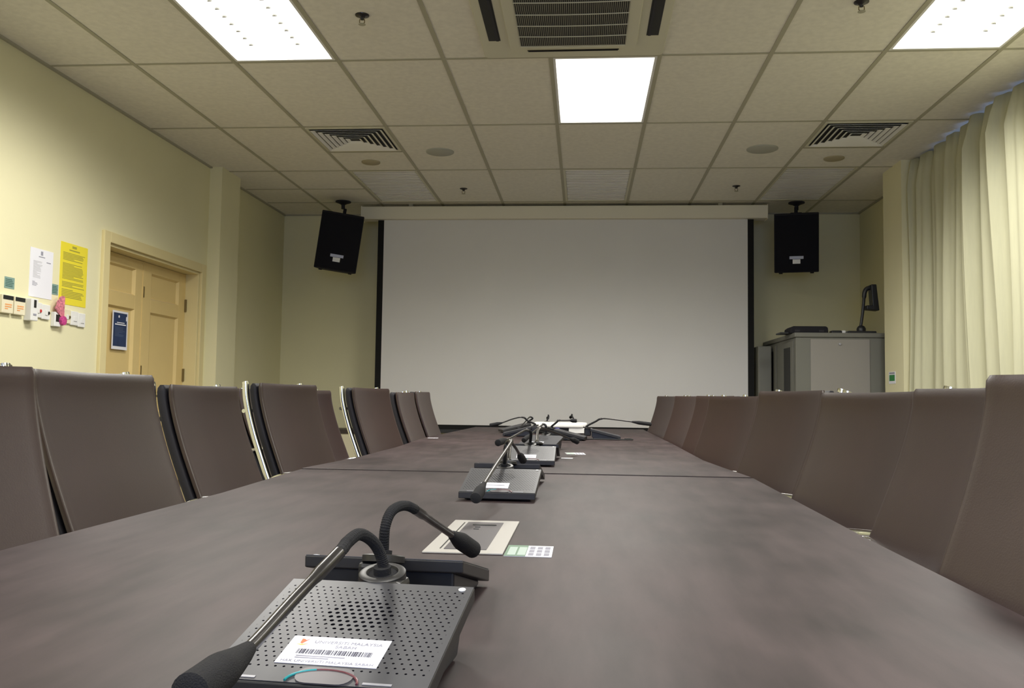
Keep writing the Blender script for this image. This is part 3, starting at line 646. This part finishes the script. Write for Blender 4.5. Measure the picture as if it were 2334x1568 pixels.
# ------------------------------------------------------------------ microphone units
ZP0, ZP1 = 0.021, 0.064   # plate height above the table, front and rear
slope = math.atan2(ZP1-ZP0, 0.1825)
_share = {}
def text(parent, s, size, x, y, z, m):
    c = bpy.data.curves.new('lettering', 'FONT'); c.body = s; c.size = size; c.align_x = 'CENTER'; c.align_y = 'CENTER'; c.extrude = 0.00005
    c.materials.append(m); tmp = bpy.data.objects.new('lettering_curve', c); COL.objects.link(tmp); bpy.context.view_layer.update()
    me = bpy.data.meshes.new_from_object(tmp.evaluated_get(bpy.context.evaluated_depsgraph_get())); me.name = 'lettering'
    bpy.data.objects.remove(tmp); me.materials.clear(); me.materials.append(m)
    o = bpy.data.objects.new('lettering', me); COL.objects.link(o); o.parent = parent; o.location = (x, y, z); return o
def mic_unit(x, y, deg, lab, path, nflex, head_n=2, label=True, near=False, headr=0.0115, flexm=None, stemm=None):
    zt = 0.7503 if y < 2.95 else 0.7538 if y < 5.2 else 0.7553
    t = thing('microphone_unit', lab, 'microphone', (x, y, zt), R(deg), group='gooseneck microphone units on the table')
    W, D = 0.094, 0.09125
    mb = MB(); w2 = W-0.012
    mx = Matrix(((0, 0, 1, 0), (1, 0, 0, 0), (0, 1, 0, 0), (0, 0, 0, 1)))
    mb.prism([(-D+0.012, 0.002), (D-0.02, 0.002), (D-0.008, 0.02), (D-0.008, ZP1-0.014), (-D+0.012, ZP0-0.012)], -w2, w2, mx); mb.build('body', M_blackp, t, bevel=0.003)
    mb = MB(); mb.prism([(-D, ZP0-0.016), (D, ZP1-0.014), (D, ZP1-0.0004), (-D, ZP0-0.0004)], -W, W, mx); mb.build('top_shell', M_slabedge, t, bevel=0.0015)
    L = math.hypot(2*D, ZP1-ZP0)
    p = MB().box(-W+0.001, W-0.001, -L/2+0.001, L/2-0.001, 0, 0.0008).build('perforated_plate', M_perf, t, loc=(0, 0, (ZP0+ZP1)/2 - 0.0003), rot=(slope, 0, 0))
    MB().lathe([(0.0240, -0.004), (0.0240, 0.003), (0.0222, 0.0042), (0.0165, 0.0042), (0.0150, 0.0012), (0.0001, 0.0012)], (0, 0, 0), 36).build('neck_ring', M_slabedge, t, smooth=True, loc=(-0.007, 0.113, ZP1+0.003), rot=(slope, 0, 0))
    MB().lathe([(0.0150, 0.0013), (0.009, 0.0016), (0.009, 0.009), (0.0001, 0.009)], (0, 0, 0), 28).build('neck_socket', M_foam, t, smooth=True, loc=(-0.007, 0.113, ZP1+0.0034), rot=(slope, 0, 0))
    MB().lathe([(0.0036, 0.0), (0.0036, 0.0008), (0.0001, 0.0011)], (0, 0, 0), 16).build('status_lamp', M_white, p, smooth=True, loc=(0.083, 0.085, 0.0009))
    MB().box(-0.0185, 0.0185, D-0.004, D+0.038, ZP1-0.045, ZP1+0.001).build('neck_housing', M_slabedge, t, bevel=0.005)
    for sx in (-1, 1):
        MB().lathe([(0.008, 0), (0.008, 0.003)], (sx*0.065, -0.065, 0), 12).build('foot', M_rubber, t)
    # talk button: arch-shaped trim, its teal and red reflections painted as colour
    if near or label:
        b = MB().prism(rrect(-0.024, 0.024, -0.012, 0.012, 0.011), 0, 0.0012).build('talk_button', M_lid, p, loc=(0.006, -0.0815, 0.0006))
        ar = [(0.030*math.cos(R(180-180*k/20)), 0.018*math.sin(R(180-180*k/20)), 0.0015) for k in range(21)]
        MB().tube(ar[:9], 0.0011, 8).build('button_trim_teal_reflection', M_teal, p, loc=(0.006, -0.091, 0)); MB().tube(ar[8:], 0.0011, 8).build('button_trim_maroon_reflection', M_maroon, p, loc=(0.006, -0.091, 0))
        mb = MB()
        for s_, x0 in ((1, -0.062), (1, 0.052)): mb.box(x0-0.012, x0+0.012, -0.0015, 0.0015, 0, 0.0004)
        mb.build('printed_marks', M_badge, p, loc=(0, -0.0885, 0.0009))
    if label:
        lw, lh = (0.044, 0.0225) if near else (0.036, 0.020)
        q = MB().box(-lw, lw, -lh, lh, 0, 0.0004).build('asset_label', M_label, p, loc=(-0.0 if near else -0.012, -0.043, 0.0009), rot=(0, 0, 0))
        if near:
            text(q, 'UNIVERSITI MALAYSIA', 0.0062, 0.008, 0.0135, 0.0006, M_ink); text(q, 'SABAH', 0.0062, 0.008, 0.0068, 0.0006, M_ink)
            text(q, 'HAK UNIVERSITI MALAYSIA SABAH', 0.0052, 0, -0.0185, 0.0006, M_ink)
            mb = MB(); rg = random.Random(4); xx = -0.032
            while xx < 0.034:
                w_ = rg.choice((0.0004, 0.0004, 0.0008, 0.0012)); mb.box(xx, xx+w_, -0.0065, 0.0010, 0.0004, 0.0006); xx += w_ + rg.choice((0.0004, 0.0006, 0.0011))
            mb.build('barcode', M_inkb, q)
            mb = rows(0.060, 0.0058, 2, 0.0002, 0.45, 2, ragged=0.3); mb.build('small_print', M_ink, q, loc=(0, -0.0115, 0.0004))
            MB().lathe([(0.0075, 0.0004), (0.0075, 0.00055), (0.0001, 0.00055)], (-0.032, 0.0125, 0), 24).build('emblem_disc', mat('emblem_ground', (0.72, 0.74, 0.84), 0.5), q)
            mb = MB(); mb.prism([(-0.0345, 0.0105), (-0.0325, 0.0095), (-0.0285, 0.0175), (-0.0305, 0.0150), (-0.0325, 0.0170), (-0.0350, 0.0175)], 0.00055, 0.0007); mb.build('emblem_bird', mat('emblem_orange', (0.80, 0.16, 0.04), 0.5), q)
            mb = MB(); mb.prism([(-0.0370, 0.0085), (-0.032, 0.0068), (-0.0275, 0.0095), (-0.031, 0.0088)], 0.00055, 0.0007); mb.build('emblem_base', mat('emblem_yellow', (0.85, 0.60, 0.10), 0.5), q)
        else:
            mb = rows(0.056, 0.006, 2, 0.0002, 0.5, 8, ragged=0.3); mb.build('typed_line', M_ink, q, loc=(0.0, 0.001, 0.0004))
            MB().box(-0.033, -0.026, 0.010, 0.016, 0.0004, 0.0006).build('emblem', M_orange, q)
    # gooseneck, stem and head, given in world metres
    inv = (Matrix.Translation((x, y, 0.7503)) @ Matrix.Rotation(R(deg), 4, 'Z')).inverted()
    pts = [inv @ Vector(q) for q in path]
    base = Vector((-0.007, 0.113, ZP1+0.003)); pts = [base, base + Vector((0, 0, 0.012))] + pts[2:]
    n = nflex; hs = len(pts)-head_n
    A = smoothpath(pts, 8)
    fl = A[:n*8+1]; st = A[n*8:hs*8+1]; hd = A[hs*8:]
    fl2 = smoothpath(fl, 2) if near else fl
    rr = [0.0056 + (0.0005 if k % 2 else 0.0) for k in range(len(fl2))]
    MB().tube(fl2, rr, 12).build('gooseneck', flexm or M_foam, t, smooth=not near)
    MB().tube(fl[:6] if not near else fl[:5], 0.0085, 14).build('neck_collar', M_blackp, t, smooth=True)
    MB().tube(st, [0.0062 if k < 5 else 0.0050 if near else 0.0042 for k in range(len(st))], 12).build('stem', stemm or M_stem, t, smooth=True)
    k = len(hd); prof = []
    for i in range(k):
        u = i/(k-1); prof.append(headr*(0.42 + 0.58*min(1, (u/0.42))**0.8) if u < 0.93 else headr*(1 - 0.35*((u-0.93)/0.07)**2))
    MB().tube(hd, prof, 20).build('microphone_head', M_foam, t, smooth=True)
    return t
G = {
'g1': [(-0.206, 0.905, 0.822), (-0.207, 0.905, 0.831), (-0.208, 0.9, 0.845), (-0.213, 0.885, 0.857), (-0.218, 0.86, 0.865), (-0.221, 0.83, 0.862), (-0.221, 0.8, 0.857), (-0.232, 0.71, 0.835), (-0.234, 0.62, 0.821), (-0.235, 0.565, 0.819), (-0.237, 0.53, 0.818)],
'g2': [(-0.218, 0.985, 0.829), (-0.219, 0.985, 0.838), (-0.221, 0.99, 0.852), (-0.218, 1.0, 0.867), (-0.214, 1.02, 0.872), (-0.209, 1.045, 0.871), (-0.203, 1.07, 0.864), (-0.195, 1.15, 0.839), (-0.184, 1.25, 0.807), (-0.174, 1.3, 0.788), (-0.163, 1.34, 0.771)],
'g3': [(-0.197, 2.31, 0.820), (-0.198, 2.29, 0.845), (-0.198, 2.27, 0.868), (-0.193, 2.26, 0.885), (-0.184, 2.24, 0.891), (-0.181, 2.2, 0.886), (-0.194, 1.98, 0.85), (-0.204, 1.84, 0.822), (-0.207, 1.78, 0.81), (-0.211, 1.75, 0.801)],
'g4': [(-0.209, 2.55, 0.817), (-0.211, 2.54, 0.834), (-0.21, 2.53, 0.859), (-0.208, 2.54, 0.871), (-0.205, 2.56, 0.87), (-0.197, 2.6, 0.854), (-0.191, 2.66, 0.834), (-0.187, 2.69, 0.822), (-0.182, 2.72, 0.809)],
'g5': [(-0.192, 3.36, 0.824), (-0.194, 3.36, 0.847), (-0.197, 3.35, 0.868), (-0.207, 3.33, 0.876), (-0.219, 3.3, 0.876), (-0.253, 3.12, 0.857), (-0.265, 3.06, 0.853), (-0.276, 3.02, 0.849), (-0.287, 2.98, 0.845)],
'g6': [(-0.188, 3.56, 0.825), (-0.187, 3.57, 0.847), (-0.182, 3.58, 0.866), (-0.173, 3.6, 0.876), (-0.16, 3.63, 0.873), (-0.112, 3.72, 0.853), (-0.057, 3.84, 0.825), (-0.04, 3.87, 0.818), (-0.025, 3.9, 0.809)],
'g7': [(-0.187, 4.38, 0.822), (-0.185, 4.40, 0.843), (-0.185, 4.42, 0.859), (-0.197, 4.42, 0.869), (-0.208, 4.40, 0.861), (-0.237, 4.25, 0.836), (-0.25, 4.18, 0.824), (-0.263, 4.13, 0.812), (-0.275, 4.1, 0.801)],
'gl': [(-0.333, 5.75, 0.815), (-0.344, 5.75, 0.829), (-0.359, 5.75, 0.849), (-0.381, 5.74, 0.869), (-0.412, 5.73, 0.871), (-0.465, 5.72, 0.857), (-0.52, 5.7, 0.836), (-0.557, 5.7, 0.827), (-0.602, 5.7, 0.818)],
'gr': [(0.056, 5.5, 0.819), (0.061, 5.5, 0.838), (0.077, 5.5, 0.859), (0.101, 5.5, 0.873), (0.136, 5.49, 0.877), (0.216, 5.47, 0.87), (0.295, 5.45, 0.861), (0.347, 5.44, 0.855), (0.412, 5.43, 0.848)],
'g8': [(-0.335, 6.3, 0.82), (-0.343, 6.3, 0.835), (-0.359, 6.3, 0.852), (-0.374, 6.29, 0.863), (-0.388, 6.27, 0.854), (-0.411, 6.2, 0.824), (-0.432, 6.1, 0.800), (-0.439, 6.08, 0.792), (-0.449, 6.05, 0.782)],
'g9': [(-0.154, 5.3, 0.815), (-0.157, 5.3, 0.835), (-0.157, 5.3, 0.856), (-0.150, 5.3, 0.866), (-0.129, 5.31, 0.866), (-0.103, 5.32, 0.866), (-0.08, 5.33, 0.867), (-0.062, 5.34, 0.865), (-0.041, 5.35, 0.864)],
'ga': [(-0.264, 6.75, 0.815), (-0.264, 6.76, 0.835), (-0.264, 6.77, 0.856), (-0.266, 6.78, 0.866), (-0.268, 6.80, 0.868), (-0.272, 6.88, 0.860), (-0.276, 6.94, 0.850), (-0.278, 6.97, 0.845), (-0.280, 7.0, 0.84)],
'gb': [(-0.084, 6.75, 0.815), (-0.084, 6.76, 0.838), (-0.084, 6.77, 0.862), (-0.086, 6.78, 0.874), (-0.088, 6.80, 0.876), (-0.092, 6.88, 0.868), (-0.096, 6.94, 0.858), (-0.098, 6.97, 0.853), (-0.100, 7.0, 0.85)],
}
mic_unit(-0.2053, 0.7915, -4.5, 'nearest grey perforated microphone unit with a barcode label, facing the camera', G['g1'], 6, 3, near=True, headr=0.0128)
mic_unit(-0.223, 1.108, 176.5, 'microphone unit back to back behind the nearest one, head pointing right', G['g2'], 6, 3, label=False, near=True, headr=0.0130)
mic_unit(-0.2046, 2.2414, -2, 'microphone unit at the near table seam with a typed white label', G['g3'], 4, 3, flexm=M_blackp, stemm=M_greystem)
mic_unit(-0.212, 2.61, 178, 'microphone unit facing away, back to back with the one at the near seam', G['g4'], 3, 3, label=False, flexm=M_greystem)
mic_unit(-0.196, 3.315, 0, 'microphone unit just beyond the near table seam, its head pointing left', G['g5'], 3, 3, stemm=M_greystem)
mic_unit(-0.190, 3.645, 180, 'microphone unit facing away on the middle section, its dark head pointing right', G['g6'], 3, 3, label=False, flexm=M_greystem)
mic_unit(-0.205, 4.32, -14, 'microphone unit on the middle section turned slightly left, white label visible', G['g7'], 3, 3, flexm=M_blackp, stemm=M_greystem)
mic_unit(-0.425, 5.75, -88, 'black microphone unit seen from the side left of the projector, neck to the left', G['gl'], 3, 3, label=False)
mic_unit(0.135, 5.50, 90, 'black wedge microphone unit seen from the side right of the projector', G['gr'], 3, 3, label=False)
mic_unit(-0.50, 6.33, -75, 'microphone unit hidden behind the left wedge unit, only its thin neck shows', G['g8'], 3, 3, label=False)
mic_unit(-0.075, 5.32, 85, 'microphone unit in front of the projector with a straight neck across the white case', G['g9'], 3, 3, label=False)
mic_unit(-0.280, 6.83, 180, 'microphone unit behind the projector, neck tip showing above its left half', G['ga'], 3, 3, label=False)
mic_unit(-0.072, 6.83, 180, 'microphone unit behind the projector, neck tip showing above its right half', G['gb'], 3, 3, label=False)
# cables on the table
o = MB().tube(smoothpath([(0.255, 5.50, 0.7592), (0.29, 5.52, 0.7592), (0.30, 5.44, 0.7592), (0.26, 5.40, 0.7592), (0.0, 5.40, 0.7592), (-0.02, 5.46, 0.7592)], 8), 0.0035, 8).build('microphone_cable', M_rubber, None, smooth=True)
tag(o, 'black cable looped around the wedge microphone right of the projector', 'cable')

# projector
t = thing('projector', 'white projector with a rounded case on the far table section', 'projector', (-0.16, 6.3, 0.7553))
mb = MB(); mb.prism(rrect(-0.19, 0.188, -0.13, 0.13, 0.05, 8), 0.043, 0.078); mb.build('upper_case', M_proj, t, bevel=0.012, seg=4)
mb = MB(); mb.box(0.06, 0.18, -0.12, 0.12, 0.006, 0.043); mb.build('lower_case', M_white, t, bevel=0.004)
MB().box(-0.17, 0.06, -0.10, 0.12, 0.008, 0.043).build('dark_underside', M_dark, t)  # plain dark block for the dark underside of the case
MB().lathe([(0.022, 0.0), (0.022, 0.03), (0.016, 0.032), (0.0001, 0.03)], (-0.02, -0.095, 0.026), 24, m=Matrix.Rotation(R(90), 4, 'X')).build('lens', M_lens, t, smooth=True)
for sx in (-0.14, 0.15): MB().lathe([(0.01, 0), (0.01, 0.008)], (sx, -0.08, 0), 12).build('foot', M_rubber, t)
MB().box(-0.12, 0.0, 0.02, 0.06, 0.0785, 0.0805).build('control_panel', M_plate, t)

# ------------------------------------------------------------------ chairs
# local: origin on the floor, the sitter faces +x
PROF = [(-0.150, 0.46), (-0.176, 0.52), (-0.210, 0.60), (-0.244, 0.68), (-0.276, 0.76), (-0.306, 0.84), (-0.331, 0.92), (-0.346, 0.985), (-0.350, 1.035)]
def sweep_back(off, halfw, thick, zcut=None, curve=0.028, top=1.0, expo=0.12, taper=0.0):
    pr = smoothpath([(x, 0, z) for x, z in PROF], 4); k = len(pr); v = []; n = 28
    for i, p in enumerate(pr):
        q = pr[min(i+1, k-1)] - pr[max(i-1, 0)]; tn = q.normalized(); nm = Vector((tn.z, 0, -tn.x))  # points to the front
        u = i/(k-1); e = 1.0
        if i == k-1: e = 0.45
        if i == k-2: e = 0.85
        hw = halfw*(1 - taper*(1-u)) - (0.005 if i == k-1 else 0.0)
        for j in range(n):
            th = 2*PI*j/n; c, s = math.cos(th), math.sin(th)
            yy = hw*math.copysign(abs(c)**expo, c); tt = thick*0.5*e*math.copysign(abs(s)**0.55, s)
            cv = curve*(yy/0.25)**2
            b = p + nm*(off + tt + cv); v.append((b.x, yy, b.z))
    f = [(i*n+j, i*n+(j+1) % n, (i+1)*n+(j+1) % n, (i+1)*n+j) for i in range(k-1) for j in range(n)] + [tuple(range(n))[::-1], tuple(range((k-1)*n, k*n))]
    mb = MB(); mb.add(v, f); return mb
GRP = 'brown leather chairs around the table'
def make_chair(lab):
    t = thing('conference_chair', lab, 'chair', group=GRP)
    sweep_back(0.010, 0.256, 0.020).build('backrest', M_leather, t, smooth=True)
    sweep_back(-0.020, 0.250, 0.038).build('back_shell', M_shell, t, smooth=True)
    pr = smoothpath([(x, 0, z) for x, z in PROF], 4)
    for s in (-1, 1):
        pts = []
        for i, p in enumerate(pr[4:]):
            i += 4; q = pr[min(i+1, len(pr)-1)] - pr[max(i-1, 0)]; tn = q.normalized(); nm = Vector((tn.z, 0, -tn.x)); b = p + nm*(-0.050 + 0.022)
            pts.append((b.x, s*0.238, b.z))
        x_, y_, z_ = pts[-1]; pts.append((x_-0.002, y_, z_+0.008)); x0, y0, z0 = pts[0]
        pts = [(0.05, s*0.215, 0.405), (-0.10, s*0.22, 0.41), (x0+0.015, y0, z0-0.04)] + pts
        MB().tube(smoothpath(pts, 2), 0.0130, 12).build('back_frame', M_chrome, t, smooth=True)
    for z, x in ((0.93, -0.372), (0.66, -0.275)): MB().tube([(x-0.012, -0.238, z), (x-0.012, 0.238, z)], 0.008, 8).build('crossbar', M_chrome, t, smooth=True)
    mb = MB(); mb.prism(rrect(-0.19, 0.29, -0.245, 0.245, 0.06), 0.425, 0.49); mb.build('seat', M_leather, t, bevel=0.022, seg=4)
    for s in (-1, 1):
        o = MB().tube(smoothpath([(-0.285, s*0.228, 0.66), (-0.22, s*0.245, 0.690), (-0.10, s*0.250, 0.700), (0.10, s*0.250, 0.695), (0.16, s*0.250, 0.64), (0.15, s*0.250, 0.48), (0.08, s*0.248, 0.41)], 4), 0.0115, 10).build('armrest', M_chrome, t, smooth=True)
        MB().box(-0.13, 0.12, s*0.250-0.018, s*0.250+0.018, 0.668, 0.687).build('arm_pad', M_shell, o, bevel=0.008)
    MB().lathe([(0.03, 0.12), (0.03, 0.25), (0.02, 0.26), (0.02, 0.38), (0.09, 0.40), (0.09, 0.424)], (0.03, 0, 0), 20).build('gas_column', M_chrome, t, smooth=True)
    mb = MB()
    for k in range(5):
        th = 2*PI*k/5 + 0.3; c, s = math.cos(th), math.sin(th)
        mb.tube([(0.03 + 0.02*c, 0.02*s, 0.12), (0.03 + 0.15*c, 0.15*s, 0.10), (0.03 + 0.245*c, 0.245*s, 0.075)], [0.022, 0.018, 0.013], 8)
    mb.build('star_base', M_chrome, t, smooth=True)
    for k in range(5):
        th = 2*PI*k/5 + 0.3; c, s = math.cos(th), math.sin(th)
        MB().lathe([(0.006, -0.022), (0.026, -0.018), (0.028, 0), (0.026, 0.018), (0.006, 0.022)], (0.03 + 0.245*c, 0.245*s, 0.030), 16, m=Matrix.Rotation(th+PI/2, 4, 'Z') @ Matrix.Rotation(R(90), 4, 'X')).build('caster', M_rubber, t, smooth=True)
    return t
def dup(root, label):
    r_ = root.copy(); COL.objects.link(r_); r_['label'] = label
    for ch in list(root.children):
        c = ch.copy(); COL.objects.link(c); c.parent = r_
        for g in list(ch.children):
            d = g.copy(); COL.objects.link(d); d.parent = c
    return r_
# (x, y) of the middle of the top edge, facing angle in degrees, raise, label
CH = [
 (-1.1390, 1.3760, -22, 0.01, 'nearest brown chair on the left, cut by the left edge of the photo'),
 (-1.1200, 1.9800, 0, 0.01, 'second brown chair on the left, broad back in front of the door'),
 (-1.2200, 2.8000, 0, -0.01, 'third chair on the left, chrome side rail beside the door frame'),
 (-1.1890, 3.5280, -7, 0.008, 'fourth chair on the left, tall chrome rail, turned slightly to the camera'),
 (-1.2500, 4.0650, 0, -0.012, 'fifth chair on the left, a brown strip right of the chair with tall chrome rail'),
 (-1.1200, 4.6480, -8, 0.006, 'sixth chair on the left, chrome rail standing against the far wall'),
 (-1.1000, 5.4500, 0, -0.01, 'seventh chair on the left, overlapping the screen corner'),
 (-1.1000, 6.0500, 0, -0.002, 'farthest chair on the left, in front of the screen'),
 (-2.0000, 5.1500, 12, -0.002, 'chair standing back from the table behind the left row'),
 (0.7020, 1.2250, 194, 0.01, 'nearest chair on the right, cut by the right edge of the photo'),
 (0.7400, 1.8100, 180, -0.004, 'second chair on the right, partly behind the nearest one'),
 (0.7440, 2.4390, 190, -0.008, 'third chair on the right, below the pillar sign and curtain'),
 (0.7130, 3.1710, 192, 0.002, 'fourth chair on the right, in front of the equipment rack'),
 (0.6945, 4.2260, 197, -0.014, 'fifth chair on the right, chrome armrest showing at the table edge'),
 (0.7060, 4.9040, 195, -0.01, 'sixth chair on the right, chrome knob beside the fifth chair'),
 (0.6860, 5.8940, 195, -0.008, 'seventh chair on the right, second to last before the screen'),
 (0.6460, 6.8540, 195, -0.006, 'farthest chair on the right, its edge against the screen'),
]
first = None
for (x, y, a, dz, lab) in CH:
    t = make_chair(lab) if first is None else dup(first, lab)
    if first is None: first = t
    th = R(a); off = Vector((-0.305*math.cos(th), -0.305*math.sin(th), 0))
    t.location = (x - off.x, y - off.y, 0.0); t.rotation_euler = (0, 0, th)
    s = (1.040 + dz)/1.040; t.scale = (1, 1, s)
